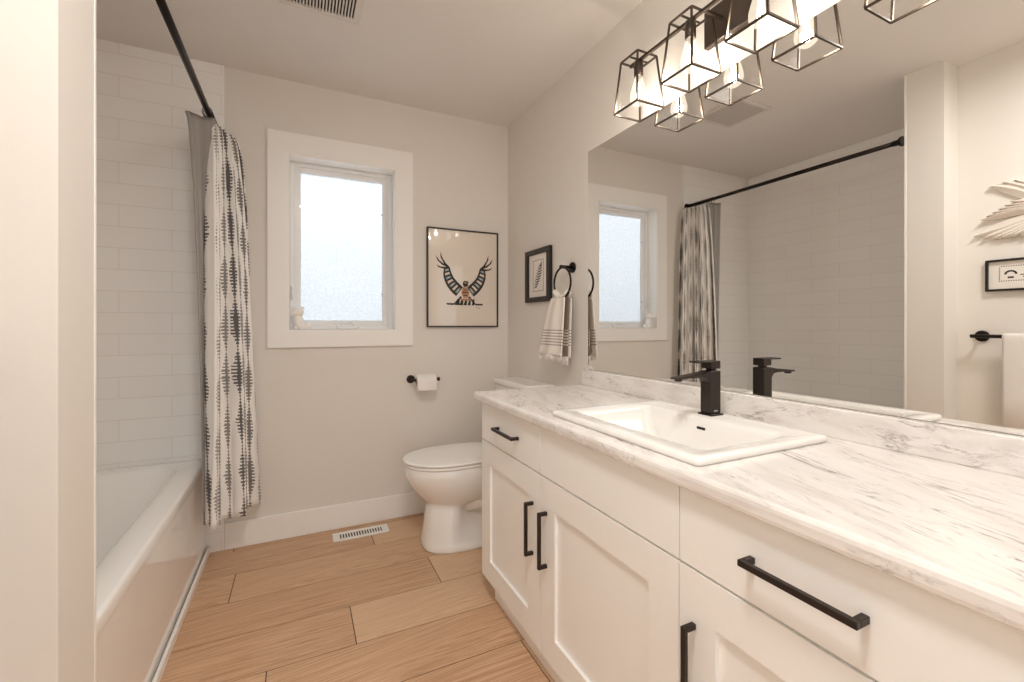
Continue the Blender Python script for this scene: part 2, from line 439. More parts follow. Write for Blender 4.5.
# window
win = struct(bpy.data.objects.new('window_1', None)); C.objects.link(win); win.location = (.232, YB, WZ0)
cw = .09
mb = MB()
mb.box(WX0-cw, WX0, YB-.019, YB, WZ0-cw+.008, WZ1+cw+.016); mb.box(WX1, WX1+cw, YB-.019, YB, WZ0-cw+.008, WZ1+cw+.016)
mb.box(WX0, WX1, YB-.019, YB, WZ0-cw+.008, WZ0); mb.box(WX0, WX1, YB-.019, YB, WZ1, WZ1+cw+.016)
mb.build('casing', M['trim'], win)
mb = MB(); JD = .135; jt = .012
mb.box(WX0, WX0+jt, YB-.015, YB+JD, WZ0, WZ1); mb.box(WX1-jt, WX1, YB-.015, YB+JD, WZ0, WZ1)
mb.box(WX0+jt, WX1-jt, YB-.015, YB+JD, WZ0, WZ0+jt); mb.box(WX0+jt, WX1-jt, YB-.015, YB+JD, WZ1-jt, WZ1)
mb.build('jamb', M['trim'], win)
fy = YB+.085
def rect_frame(mb, x0, x1, z0, z1, t, y0, y1, b=.003):
    mb.box(x0, x0+t, y0, y1, z0, z1, b); mb.box(x1-t, x1, y0, y1, z0, z1, b)
    mb.box(x0+t, x1-t, y0, y1, z0, z0+t, b); mb.box(x0+t, x1-t, y0, y1, z1-t, z1, b)
mb = MB(); rect_frame(mb, WX0+jt, WX1-jt, WZ0+jt, WZ1-jt, .024, fy, fy+.05); mb.build('frame', M['vinyl'], win)
GX0, GX1, GZ0, GZ1 = .012, .454, 1.158, 1.994
mb = MB(); rect_frame(mb, WX0+jt+.02, WX1-jt-.02, WZ0+jt+.018, WZ1-jt-.018, .034, fy+.012, fy+.045); sash = mb.build('sash', M['vinyl'], win)
mb = MB(); mb.box(.0, .465, fy+.03, fy+.036, 1.15, 2.005); mb.build('pane', M['frost'], sash)
for x in (-.01+.016+.0, .447):
    for z in (1.32, 1.80):
        mb = MB(); mb.box(x-.006+.006, x+.008, fy+.008, fy+.013, z-.004, z+.004); mb.build('glazing_clip', M['steel'], sash)
# crank handle on the sill frame
mb = MB(); mb.box(.195, .315, fy-.022, fy+.002, WZ0+jt, WZ0+jt+.028, .008, 3)
pts = []
for i in range(12):
    t = i/11; pts.append((.215+.075*t, fy-.026, WZ0+jt+.024+.020*math.sin(PI*t)))
mb.tube(pts, .0055, 8)
mb.build('crank', M['vinyl'], win)
# lock lever on the left of the frame
mb = MB(); mb.box(WX0+jt+.004, WX0+jt+.018, fy-.008, fy+.002, 1.27, 1.36, .003, 2); mb.tube([(WX0+jt+.011, fy-.012, 1.285), (WX0+jt+.013, fy-.026, 1.30), (WX0+jt+.013, fy-.028, 1.345)], .0055, 8)
mb.build('lock_lever', M['vinyl'], win)

# ------------------------------------------------------------------ bathtub
tub = thing('bathtub', (-.77, 1.92, 0), 'white alcove bathtub with a glossy tiled-in apron, behind the patterned curtain', 'bathtub')
TZ = .475
def rrect(x0, x1, y0, y1, r, z, n=6):
    out = []
    for cx, cy, a0 in ((x1-r, y1-r, 0), (x0+r, y1-r, PI/2), (x0+r, y0+r, PI), (x1-r, y0+r, 1.5*PI)):
        for k in range(n+1):
            a = a0+PI/2*k/n; out.append((cx+r*math.cos(a), cy+r*math.sin(a), z))
    return out
ty0, ty1 = PY1+.009, YB-.009; tx0, tx1 = XL, XS
mb = MB()
rs = [rrect(tx0+.001, tx1-.003, ty0+.001, ty1-.001, .004, TZ-.05), rrect(tx0+.001, tx1, ty0+.001, ty1-.001, .004, TZ-.012),
      rrect(tx0+.004, tx1-.004, ty0+.004, ty1-.004, .006, TZ-.002), rrect(tx0+.012, tx1-.012, ty0+.012, ty1-.012, .01, TZ),
      rrect(tx0+.05, tx1-.085, ty0+.09, ty1-.075, .09, TZ), rrect(tx0+.06, tx1-.095, ty0+.10, ty1-.085, .09, TZ-.008),
      rrect(tx0+.066, tx1-.101, ty0+.108, ty1-.10, .09, TZ-.03), rrect(tx0+.10, tx1-.135, ty0+.16, ty1-.27, .11, .16),
      rrect(tx0+.14, tx1-.17, ty0+.20, ty1-.33, .11, .11), rrect(tx0+.2, tx1-.23, ty0+.27, ty1-.40, .09, .10)]
mb.rings(rs, cap=False)
vs_ = [v for v in mb.bm.verts][-28:]
mb.face(vs_)
b = mb.build('basin', M['tub'], tub)
mb = MB(); mb.box(tx1-.022, tx1-.006, ty0+.002, ty1-.002, 0, TZ-.045, .003, 2); mb.build('apron', M['tub'], tub)
mb = MB(); mb.lathe([(.0, 0), (.028, 0), (.028, .004), (.02, .006), (.0, .006)], (-.77, 1.5, .1), seg=20, cap=False); mb.build('drain', M['steel'], tub)

# ------------------------------------------------------------------ shower rod + curtain
RZ, RX = 2.103, -.372
rod = thing('shower_rod', (RX, 1.92, RZ), 'long dark bronze curtain rod spanning above the bathtub', 'curtain rod')
mb = MB(); mb.tube([(RX, PY1+.013, RZ), (RX, YB-.012, RZ)], .0125, 16); mb.build('pole', M['rod'], rod)
for y, s in ((PY1+.012, 1), (YB-.0095, -1)):
    mb = MB(); mb.lathe([(.026, 0), (.027, .006*s), (.022, .014*s), (.016, .022*s), (.015, .045*s)], (RX, y, RZ), 'Y', 20); mb.build('flange', M['rod'], rod)
cur = thing('shower_curtain', (-.33, 2.5, .25), 'white shower curtain with black brushed spindle print, bunched beside the window', 'shower curtain')
def curtain_sheet(name, m, A0, B0, A1, B1, ztop, zbot, folds, amp0, amp1, width, ph=0, nz=60, nu=150, parent=None, thick=.0015):
    mb = MB(); rs = []
    A0, B0, A1, B1 = map(Vector, (A0, B0, A1, B1))
    for j in range(nz+1):
        t = j/nz; z = ztop+(zbot-ztop)*t
        tt = t**.5
        A = A0.lerp(A1, tt); B = B0.lerp(B1, tt); d = (B-A); n = Vector((d.y, -d.x)).normalized()
        amp = amp0+(amp1-amp0)*tt
        row = []
        for i in range(nu+1):
            u = i/nu
            w = math.sin(2*PI*folds*u+ph+.5*math.sin(3*t+u*9))
            w = math.copysign(abs(w)**.8, w)
            p = A+d*(u+.018*math.sin(4*PI*folds*u+ph))+n*amp*w*(.75+.35*math.sin(u*13+1.3))
            zz = z+(.006*math.sin(u*21) if j == nz else 0)
            row.append((p.x, p.y, zz))
        rs.append(row)
    vr = mb.rings(rs, closed=False, cap=False)
    o = mb.build(name, m, parent)
    me = o.data; uv = me.uv_layers.new(name='UVMap'); n1 = nu+1
    for l in me.loops:
        i = l.vertex_index % n1; j = l.vertex_index//n1
        uv.data[l.index].uv = (i/nu*width, (zbot-ztop)*j/nz)
    s = o.modifiers.new('solid', 'SOLIDIFY'); s.thickness = thick
    return o
curtain_sheet('panel', M['print'], (-.374, 2.425), (-.305, 2.605), (-.371, 2.312), (-.182, 2.565), 2.075, .245, 6, .026, .050, 1.30, .4, parent=cur)
curtain_sheet('lining', M['lining'], (-.452, 2.375), (-.345, 2.415), (-.384, 2.35), (-.360, 2.42), 2.078, .30, 1.4, .012, .006, .3, 0, nu=40, parent=cur)
for k in range(10):
    y = 2.385+.024*k
    mb = MB(); mb.tube([(RX+.019*math.cos(a), y, RZ-.008+.024*math.sin(a)) for a in [2*PI*q/16 for q in range(16)]], .0018, 6, closed=True)
    mb.build('ring', M['rod'], cur)

# ------------------------------------------------------------------ vanity
DXF = .70; DT = .019          # door face plane, thickness
VY0, VY1 = .150, 1.745
van = thing('bathroom_vanity', (.95, .91, 0), 'white shaker vanity cabinet with black bar handles below the marble counter', 'vanity')
mb = MB(); bx0 = DXF+DT
mb.box(bx0, XR-.001, VY0, VY0+.016, .085, .812); mb.box(bx0, XR-.001, VY1-.015, VY1+.001, .085, .812)
mb.box(bx0, XR-.001, VY0+.016, VY1-.015, .085, .10); mb.box(XR-.007, XR-.001, VY0+.016, VY1-.015, .10, .812)
mb.box(bx0, bx0+.018, VY0+.016, VY1-.015, .10, .812)
for yy in (1.241, .665): mb.box(bx0+.018, XR-.007, yy-.008, yy+.008, .10, .72)
mb.build('body', M['cab'], van)
mb = MB(); mb.box(.734, XR-.001, VY0+.01, 1.684, .0, .085); mb.build('toe_kick', M['cab'], van)
def bar_handle(a, b, parent, out=.032):
    a, b = Vector(a), Vector(b); d = (b-a).normalized(); w = .0055
    mb = MB()
    x0 = DXF-out
    def bx(p, q, xa, xb):
        lo = Vector((min(p.x, q.x), min(p.y, q.y), min(p.z, q.z))); hi = Vector((max(p.x, q.x), max(p.y, q.y), max(p.z, q.z)))
        mb.box(xa, xb, lo.y-w, hi.y+w, lo.z-w, hi.z+w, .001, 1)
    bx(a, b, x0, x0+.010)
    bx(a, a, x0+.010, DXF); bx(b, b, x0+.010, DXF)
    o = mb.build('handle', M['black'], parent); return tag(o, 'matte black square bar handle')
def drawer(y0, y1, h=None):
    mb = MB(); mb.box(DXF, DXF+DT-.001, y0, y1, .657, .8115, .0015, 2); d = mb.build('drawer', M['cab'], van)
    if h: bar_handle((0, h[0], .734), (0, h[1], .734), d)
def door(y0, y1, hy):
    z0, z1 = .086, .652; r = .086
    mb = MB()
    mb.box(DXF, DXF+DT-.001, y0, y0+r, z0, z1); mb.box(DXF, DXF+DT-.001, y1-r, y1, z0, z1)
    mb.box(DXF, DXF+DT-.001, y0+r, y1-r, z0, z0+r); mb.box(DXF, DXF+DT-.001, y0+r, y1-r, z1-r, z1)
    mb.box(DXF+.010, DXF+DT-.001, y0+r-.002, y1-r+.002, z0+r-.002, z1-r+.002)
    d = mb.build('door', M['cab'], van)
    bar_handle((0, hy, .380), (0, hy, .545), d)
g = .0014
drawer(1.241+g, VY1, (1.401, 1.569)); drawer(.665+g, 1.241-g); drawer(VY0, .665-g, (.335, .503))
door(1.241+g, VY1, 1.292); door(.665+g, 1.241-g, 1.202); door(VY0, .665-g, .627)

# countertop (with sink cut-out) + backsplash
CZ0, CZ1 = .813, .848; CX = .680; CY0, CY1 = .12, 1.788
SX0, SX1, SY0, SY1 = .724, 1.176, .638, 1.216       # sink rim
ct = thing('countertop', (.95, .91, CZ0), 'white marble-look laminate worktop with brown-grey veins on the vanity', 'countertop')
mb = MB()
hx0, hx1, hy0, hy1 = SX0+.02, SX1-.02, SY0+.02, SY1-.02
prof = [(hx0, CZ0), (CX+.006, CZ0), (CX+.001, CZ0+.004), (CX, CZ0+.010), (CX, CZ1-.012), (CX+.0015, CZ1-.006), (CX+.005, CZ1-.002), (CX+.012, CZ1), (hx0, CZ1)]
mb.rings([[(x, CY0, z) for x, z in prof], [(x, CY1, z) for x, z in prof]], smooth=False)
mb.box(hx0, XR-.001, CY0, hy0, CZ0, CZ1); mb.box(hx0, XR-.001, hy1, CY1, CZ0, CZ1); mb.box(hx1, XR-.001, hy0, hy1, CZ0, CZ1)
mb.build('slab', M['marble'], ct)
mb = MB(); mb.box(XR-.020, XR-.001, CY0, 1.775, CZ1-.001, .923, .004, 3); mb.build('backsplash', M['marble'], ct)

# sink
sk = thing('sink', (.95, .927, CZ1), 'white rectangular drop-in sink set into the marble worktop', 'sink')
def lring(dx0, dx1, dy0, dy1, r, z): return rrect(SX0+dx0, SX1-dx1, SY0+dy0, SY1-dy1, r, z, 6)
rs = [lring(.004, .004, .004, .004, .012, CZ1+.0005), lring(.0, .0, .0, .0, .014, CZ1+.006), lring(.001, .001, .001, .001, .014, CZ1+.013),
      lring(.006, .006, .006, .006, .014, CZ1+.017), lring(.016, .016, .016, .016, .014, CZ1+.018),
      lring(.058, .098, .042, .042, .028, CZ1+.0165), lring(.064, .104, .050, .050, .028, CZ1+.011), lring(.068, .108, .056, .056, .028, CZ1+.002),
      lring(.080, .116, .085, .085, .03, CZ1-.05), lring(.095, .126, .135, .135, .04, CZ1-.092), lring(.12, .14, .175, .175, .04, CZ1-.102), lring(.17, .19, .25, .25, .02, CZ1-.106)]
mb = MB(); mb.rings(rs, cap=False); vs_ = list(mb.bm.verts)[-28:]; mb.face(vs_)
mb.build('basin', M['porc'], sk)
mb = MB(); mb.lathe([(0, 0), (.022, 0), (.022, .003), (.014, .004), (0, .003)], (.95, .927, CZ1-.106), seg=20, cap=False); mb.build('drain', M['steel'], sk)
mb = MB(); mb.box(1.0635, 1.0675, .914, .944, CZ1-.020, CZ1-.012, .0019, 2); mb.build('overflow_slot', M['dark'], sk)

# faucet
fz = CZ1+.0175; FX, FY = 1.124, .945
fc = thing('faucet', (FX, FY, fz), 'matte black single-lever square faucet on the back of the sink', 'faucet')
mb = MB(); mb.box(FX-.026, FX+.026, FY-.026, FY+.026, fz-.001, fz+.005, .002, 2); mb.build('base_plate', M['black'], fc)
mb = MB(); mb.box(FX-.021, FX+.021, FY-.020, FY+.020, fz+.005, fz+.133, .003, 2); mb.build('body', M['black'], fc)
mb = MB()
sec = []
for x, zt, zb, hw in ((FX-.018, .133, .095, .018), (FX-.035, .130, .112, .017), (FX-.055, .127, .115, .0165), (FX-.10, .123, .115, .016), (FX-.145, .119, .113, .015), (FX-.152, .117, .114, .013)):
    sec.append([(x, FY-hw, fz+zb), (x, FY+hw, fz+zb), (x, FY+hw, fz+zt), (x, FY-hw, fz+zt)])
mb.rings(sec, smooth=False); mb.lathe([(.011, 0), (.011, -.007), (.008, -.007)], (FX-.132, FY, fz+.114), seg=16)
bevel_mod(mb.build('spout', M['black'], fc), .0015)
mb = MB(); mb.lathe([(.013, .131), (.013, .139)], (FX, FY, fz), seg=20); mb.box(FX-.019, FX+.021, FY-.019, FY+.019, fz+.139, fz+.163, .002, 2)
mb.box(FX-.070, FX-.017, FY-.019, FY+.019, fz+.158, fz+.163, .0015, 1)
mb.build('lever', M['black'], fc)
mb = MB(); mb.box(FX-.010, FX+.006, FY-.0206, FY-.0200, fz+.012, fz+.016); mb.build('logo', M['steel'], fc)

# ------------------------------------------------------------------ mirror
mir = thing('wall_mirror', (XR, .91, .927), 'large frameless wall mirror standing above the marble backsplash', 'mirror')
mb = MB(); mb.box(XR-.002, XR+.003, .12, 1.744, .9245, 1.964, .0008, 1); mb.build('glass', M['mirror'], mir)

# ------------------------------------------------------------------ vanity light
LZ = 2.122; LX = 1.142
vl = thing('vanity_light', (XR, .918, LZ), 'four-lamp bronze vanity light with tapered wire-frame shades above the mirror', 'light fixture')
mb = MB(); mb.box(XR-.022, XR, .78, 1.056, 2.060, 2.180, .002, 1); mb.build('backplate', M['lightmetal'], vl)
mb = MB(); mb.bar((LX, 1.325, LZ), (LX, .51, LZ), .010); mb.build('bar', M['lightmetal'], vl)
for y in (.985, .85):
    mb = MB(); mb.bar((XR-.02, y, LZ), (LX, y, LZ), .009); mb.build('arm', M['lightmetal'], vl)
for i in range(4):
    y = 1.280-.2425*i; zt, zb = LZ+.004, 1.934; a, b = .045, .0625; bw = .0055
    mb = MB()
    top = [(LX-a, y-a, zt), (LX+a, y-a, zt), (LX+a, y+a, zt), (LX-a, y+a, zt)]
    bot = [(LX-b, y-b, zb), (LX+b, y-b, zb), (LX+b, y+b, zb), (LX-b, y+b, zb)]
    for k in range(4):
        mb.bar(top[k], top[(k+1) % 4], bw); mb.bar(bot[k], bot[(k+1) % 4], bw); mb.bar(top[k], bot[k], bw)
    mb.bar((LX-a, y, zt), (LX+a, y, zt), .005)
    sh = mb.build('shade', M['lightmetal'], vl)
    mb = MB(); q = .985
    for k in range(4):
        t0, t1, b0, b1 = top[k], top[(k+1) % 4], bot[k], bot[(k+1) % 4]
        c = Vector((LX, y, 0))
        vv = []
        for p in (t0, t1, b1, b0):
            vv.append(mb.bm.verts.new((LX+(p[0]-LX)*q, y+(p[1]-y)*q, p[2])))
        mb.face(vv)
    mb.build('glass', M['pane'], sh)
    mb = MB(); mb.lathe([(.010, 0), (.017, -.004), (.017, -.058), (.014, -.060)], (LX, y, LZ), seg=20); mb.build('socket', M['lightmetal'], sh)
    mb = MB().use(M['bulb'])
    pr = [(.013, -.058), (.015, -.066), (.019, -.080), (.026, -.105), (.0315, -.128), (.0315, -.142), (.026, -.156), (.015, -.165), (.004, -.168)]
    mb.lathe(pr, (LX, y, LZ), seg=24)
    mb.use(M['filament'])
    for k in range(8):
        an = 2*PI*k/8; r0, r1 = .005, .010
        mb.tube([(LX+r0*math.cos(an), y+r0*math.sin(an), LZ-.082), (LX+r1*math.cos(an+.2), y+r1*math.sin(an+.2), LZ-.138)], .0011, 5)
    mb.build('bulb', None, sh)
    l = bpy.data.lights.new('bulb_light', 'POINT'); l.energy = .72; l.color = (1, .90, .79); l.shadow_soft_size = .017
    lo = bpy.data.objects.new('bulb_light', l); C.objects.link(lo); lo.location = (LX, y, LZ-.135)

# ------------------------------------------------------------------ toilet
TY = 2.242
tl = thing('toilet', (.85, TY, 0), 'white two-piece toilet with closed lid between vanity and window wall', 'toilet')
def egg(uf, ub, hw, z, n=40, waist=None, e=2.3, ef=2.1):
    # front at uf, back at ub, u = distance from the wall
    uc = ub+(uf-ub)*.52; out = []
    for k in range(n):
        a = 2*PI*k/n; c, s_ = math.cos(a), math.sin(a)
        if c >= 0: u = uc+(uf-uc)*abs(c)**(2/ef); yy = hw*math.copysign(abs(s_)**(2/ef), s_)
        else: u = uc-(uc-ub)*abs(c)**(2/e/1.1); yy = hw*math.copysign(abs(s_)**(2/e/1.1), s_)
        if waist and u < waist[0]:
            f = min(1, (waist[0]-u)/.07); yy *= 1-(1-waist[1])*f
        out.append((XR-u, TY+yy, z))
    return out
mb = MB()
W = (.53, .52)
rs = [egg(.676, .09, .150, 0, ef=2.9), egg(.680, .09, .152, .012, ef=2.9), egg(.676, .09, .148, .035, ef=2.9), egg(.672, .10, .145, .05, waist=W, ef=2.8), egg(.664, .10, .137, .12, waist=W, ef=2.7),
      egg(.656, .10, .128, .20, waist=W, ef=2.5), egg(.655, .10, .124, .222, waist=(.50, .8)), egg(.666, .10, .136, .236, waist=(.5, .9)), egg(.690, .12, .150, .262),
      egg(.718, .14, .166, .295), egg(.745, .16, .178, .335), egg(.763, .17, .186, .375), egg(.766, .18, .186, .418), egg(.758, .19, .180, .4245), egg(.70, .24, .13, .4245)]
mb.rings(rs)
mb.build('bowl', M['porc'], tl)
mb = MB(); mb.tube([(XR-.50, TY-.02, .16), (XR-.40, TY-.085, .225), (XR-.33, TY-.09, .22), (XR-.27, TY-.09, .16), (XR-.25, TY-.09, .08), (XR-.24, TY-.08, .03)], [.02, .045, .05, .048, .045, .045], 14)
mb.tube([(XR-.50, TY+.02, .16), (XR-.40, TY+.085, .225), (XR-.33, TY+.09, .22), (XR-.27, TY+.09, .16), (XR-.25, TY+.09, .08), (XR-.24, TY+.08, .03)], [.02, .045, .05, .048, .045, .045], 14)
mb.build('trapway', M['porc'], tl)
def slab(name, uf, ub, hw, z0, z1, m):
    mb = MB(); mb.rings([egg(uf-.006, ub+.004, hw-.006, z0, 56), egg(uf, ub, hw, z0+.004, 56), egg(uf, ub, hw, z1-.007, 56), egg(uf-.004, ub+.004, hw-.004, z1-.002, 56), egg(uf-.014, ub+.012, hw-.013, z1+.001, 56), egg(uf-.12, ub+.1, hw-.09, z1+.004, 56)])
    return mb.build(name, m, tl)
slab('seat', .768, .235, .187, .425, .440, M['whiteplastic']); slab('seat_lid', .772, .225, .190, .443, .457, M['whiteplastic'])
for s in (-1, 1):
    mb = MB(); mb.box(XR-.245, XR-.205, TY+s*.075-.02, TY+s*.075+.02, .432, .455, .006, 3)
    mb.build('hinge', M['whiteplastic'], tl)
mb = MB()
rs = []
for z, d, wy in ((.40, .03, .035), (.43, .012, .015), (.60, .006, .008), (.785, 0, .004)):
    rs.append(rrect(XR-.180+d, XR-.012, TY-.222+wy, TY+.222-wy, .03, z, 5))
rs.insert(0, rrect(XR-.25, XR-.06, TY-.11, TY+.11, .03, .36, 5))
mb.rings(rs); mb.build('tank', M['porc'], tl)
mb = MB(); mb.rings([rrect(XR-.186, XR-.008, TY-.228, TY+.228, .03, .786, 5), rrect(XR-.189, XR-.006, TY-.230, TY+.230, .03, .794, 5), rrect(XR-.189, XR-.006, TY-.230, TY+.230, .03, .808, 5), rrect(XR-.184, XR-.010, TY-.225, TY+.225, .028, .816, 5), rrect(XR-.165, XR-.03, TY-.20, TY+.20, .02, .818, 5)]); mb.build('tank_lid', M['porc'], tl)
mb = MB(); mb.lathe([(.012, 0), (.012, -.012)], (XR-.178, TY+.16, .73), 'X', 14); mb.box(XR-.196, XR-.188, TY+.09, TY+.165, .722, .735, .003, 2); mb.build('flush_lever', M['steel'], tl)

# ------------------------------------------------------------------ toilet paper holder and roll
RZP = .812; RYP = YB-.068
tp = thing('toilet_paper_holder', (.602, YB, RZP), 'black toilet paper holder on the back wall below the eagle print', 'toilet paper holder')
mb = MB(); mb.lathe([(.024, 0), (.024, -.008), (.020, -.010)], (.602, YB, RZP), 'Y', 20); mb.build('flange', M['black'], tp)
mb = MB(); mb.tube([(.602, YB-.008, RZP), (.602, RYP+.012, RZP), (.605, RYP+.004, RZP), (.613, RYP, RZP), (.748, RYP, RZP)], .0075, 12)
mb.lathe([(.010, 0), (.012, .003), (.012, .011), (.010, .013)], (.748, RYP, RZP), 'X', 14); mb.build('arm', M['black'], tp)
rl = thing('toilet_paper_roll', (.685, RYP, RZP-.012), 'white toilet paper roll on the black wall holder', 'toilet paper')
mb = MB(); c0 = (.620, RYP, RZP-.010)
mb.lathe([(.020, 0), (.041, .0), (.0425, .0015), (.0425, .1105), (.0425, .112), (.020, .112), (.020, 0)], c0, 'X', 32, cap=False)
mb.box(.622, .730, RYP-.0430, RYP-.0420, RZP-.058, RZP-.013)
mb.build('paper', M['paper'], rl)
mb = MB(); mb.lathe([(.0195, -.0005), (.0195, .1125), (.0185, .1125), (.0185, -.0005), (.0195, -.0005)], c0, 'X', 24, cap=False); mb.build('core', mat('cardboard', (190, 160, 130), .9), rl)

# ------------------------------------------------------------------ pictures
def frame_back(mb, x0, x1, z0, z1, t, d):  # on back wall
    rect_frame(mb, x0, x1, z0, z1, t, YB-d, YB-.001, .001)
pr = thing('framed_print', (.933, YB, 1.12), 'large cream print of a winged eagle in thin black frame beside the window', 'framed picture')
PX0, PX1, PZ0, PZ1 = .698, 1.168, 1.123, 1.733
mb = MB(); frame_back(mb, PX0, PX1, PZ0, PZ1, .008, .022); mb.build('frame', M['frameblack'], pr)
mb = MB(); mb.box(PX0+.004, PX1-.004, YB-.012, YB-.002, PZ0+.004, PZ1-.004); mb.build('paper', M['mat'], pr)
def E2(px, py):   # drawing units -> wall position
    return PX0+(px-62)/385*.47, PZ0+(612-(py+ (px-62)/385*2))/546*.61*(1+.0*px)
def art(polys, m, name, parent, d=.0125, conv=E2):
    mb = MB()
    for p in polys:
        q = [conv(*a) for a in p]
        mb.prism(q, lambda u, v: (u, YB-d, v), lambda u, v: (u, YB-d+.001, v))
    return mb.build(name, m, parent)
cxm = 265
blk, blu, tan = [], [], []
def both(L_, poly): L_.append(poly); L_.append([(2*cxm-x-6, y) for x, y in poly])
both(blk, [(178, 290), (150, 262), (132, 225), (131, 195), (142, 230), (160, 258), (180, 278)])
both(blk, [(170, 280), (140, 268), (116, 245), (106, 215), (126, 245), (150, 262), (172, 270)])
both(blk, [(172, 283), (148, 289), (122, 283), (110, 268), (132, 278), (155, 278), (172, 274)])
outer = [(150, 288), (146, 312), (148, 336), (155, 360), (166, 384), (180, 404), (196, 422), (214, 438)]
inner = [(176, 282), (178, 300), (184, 320), (192, 338), (203, 354), (216, 369), (230, 383), (244, 396)]
inner = [(o_[0]+(i_[0]-o_[0])*1.22, o_[1]+(i_[1]-o_[1])*1.22) for o_, i_ in zip(outer, inner)]
for i in range(7):
    a, b_, c, d = outer[i], outer[i+1], inner[i+1], inner[i]
    both(blk, [a, b_, c, d]) if i % 1 == 0 else None
    def lp(p, q, t): return (p[0]+(q[0]-p[0])*t, p[1]+(q[1]-p[1])*t)
    m0, m1 = lp(a, d, .5), lp(b_, c, .5); cc = lp(m0, m1, .5)
    def sh(p, s): return (cc[0]+(p[0]-cc[0])*s, cc[1]+(p[1]-cc[1])*s)
    both(blu if i % 2 == 0 else tan, [sh(a, .56), sh(b_, .56), sh(c, .56), sh(d, .56)])
    if i % 2 == 0: both(tan, [sh(a, .22), sh(b_, .22), sh(c, .22), sh(d, .22)])
head = [(250, 372), (252, 356), (262, 350), (276, 352), (284, 362), (276, 364), (280, 376), (270, 384), (256, 384)]
blk.append(head)
body = [(250, 386), (278, 386), (286, 420), (276, 446), (254, 446), (242, 420)]
for k in range(5):
    x = 214+k*20; blk.append([(x+12, 452), (x+20, 452), (x+18, 488), (x-1+ (k-2)*3, 488)])
both(blk, [(238, 436), (246, 444), (206, 484), (196, 486)])
both(blk, [(162, 478), (200, 478), (212, 484), (196, 488), (166, 487)])
def layer(mb, polys, m, d):
    mb.use(m)
    for p in polys: mb.prism([E2(*a) for a in p], lambda u, v: (u, YB-d, v), lambda u, v: (u, YB-d+.001, v))
mb = MB(); layer(mb, blk, M['ink'], .0125); layer(mb, blu, M['inkblue'], .0129); layer(mb, tan, mat('paper_gap', (214, 200, 184), .4), .0133)
layer(mb, [body, [(258, 358), (266, 355), (272, 362), (262, 368)], [(232, 450), (298, 450), (292, 462), (238, 462)]], M['inktan'], .0134)
layer(mb, [[(256, 400), (272, 400), (274, 404), (254, 404)], [(250, 414), (278, 414), (279, 419), (249, 419)], [(253, 430), (276, 430), (275, 435), (254, 435)]], M['ink'], .0138)
layer(mb, [[(322, 499), (346, 503), (346, 505), (322, 501)]], M['ink'], .0125)
mb.build('ink_drawing', None, pr)

p2 = thing('framed_print', (XR, 2.22, 1.27), 'small black-framed feather drawing on the wall beside the towel ring', 'framed picture')
def wbox(mb, y0, y1, z0, z1, d0, d1, bev=0): mb.box(XR-d1, XR-d0, y0, y1, z0, z1, bev, 1)
Y0, Y1, Z0, Z1 = 2.072, 2.362, 1.268, 1.572
mb = MB(); t = .036
for q in ((Y0, Y0+t, Z0, Z1), (Y1-t, Y1, Z0, Z1), (Y0+t, Y1-t, Z0, Z0+t*.8), (Y0+t, Y1-t, Z1-t*.8, Z1)): wbox(mb, *q, .001, .022, .002)
mb.build('frame', M['frameblack'], p2)
mb = MB(); wbox(mb, Y0+t-.004, Y1-t+.004, Z0+t*.8-.004, Z1-t*.8+.004, .001, .010); mb.build('mount', M['mount'], p2)
mb = MB(); iy0, iy1, iz0, iz1 = Y0+.085, Y1-.085, Z0+.062, Z1-.062; lw = .0025
for q in ((iy0, iy0+lw, iz0, iz1), (iy1-lw, iy1, iz0, iz1), (iy0, iy1, iz0, iz0+lw), (iy0, iy1, iz1-lw, iz1)): wbox(mb, *q, .010, .0107)
def wpoly(mb, pts):
    mb.prism([(iy1-(iy1-iy0)*u, iz0+(iz1-iz0)*v) for u, v in pts], lambda a, b: (XR-.0107, a, b), lambda a, b: (XR-.010, a, b))
for k in range(9):    # slanting barbs of a feather shape
    v0 = .10+.08*k; c = .22+.055*k; wd = .30*math.sin(PI*(k+2)/12)+.04
    wpoly(mb, [(c-.02, v0), (c+wd, v0+.05), (c+wd-.02, v0+.085), (c-.02, v0+.045)]); wpoly(mb, [(c-.05, v0+.02), (c-wd*.45, v0+.09), (c-wd*.4, v0+.12), (c-.03, v0+.055)])
wpoly(mb, [(.70, .84), (.86, .95), (.80, .80), (.66, .72)])
mb.build('ink_drawing', M['ink'], p2)

# picture on the towel-bar wall
def lbox(mb, y0, y1, z0, z1, d0, d1, bev=0): mb.box(XT+d0, XT+d1, y0, y1, z0, z1, bev, 1)
p3 = thing('framed_print', (XT, .76, 1.297), 'wide small black-framed ink drawing with dotted border above the towel bar', 'framed picture')
Y0, Y1, Z0, Z1 = .60, .932, 1.297, 1.447; t = .010
mb = MB()
for q in ((Y0, Y0+t, Z0, Z1), (Y1-t, Y1, Z0, Z1), (Y0+t, Y1-t, Z0, Z0+t), (Y0+t, Y1-t, Z1-t, Z1)): lbox(mb, *q, .001, .02, .001)
mb.build('frame', M['frameblack'], p3)
mb = MB(); lbox(mb, Y0+.006, Y1-.006, Z0+.006, Z1-.006, .001, .008); mb.build('mount', M['mount'], p3)
mb = MB()
ya, yb, za, zb = Y0+.045, Y1-.048, Z0+.045, Z1-.036
k = ya
while k < yb:
    for z in (za, zb): lbox(mb, k, k+.004, z, z+.004, .008, .0087)
    k += .008
k = za
while k < zb:
    for y in (ya, yb): lbox(mb, y, y+.004, k, k+.004, .008, .0087)
    k += .008
def lpoly(mb, pts): mb.prism(pts, lambda a, b: (XT+.0087, a, b), lambda a, b: (XT+.008, a, b))
arc = [PI*q/8 for q in range(9)]
cy, cz = yb-.035, za+.032
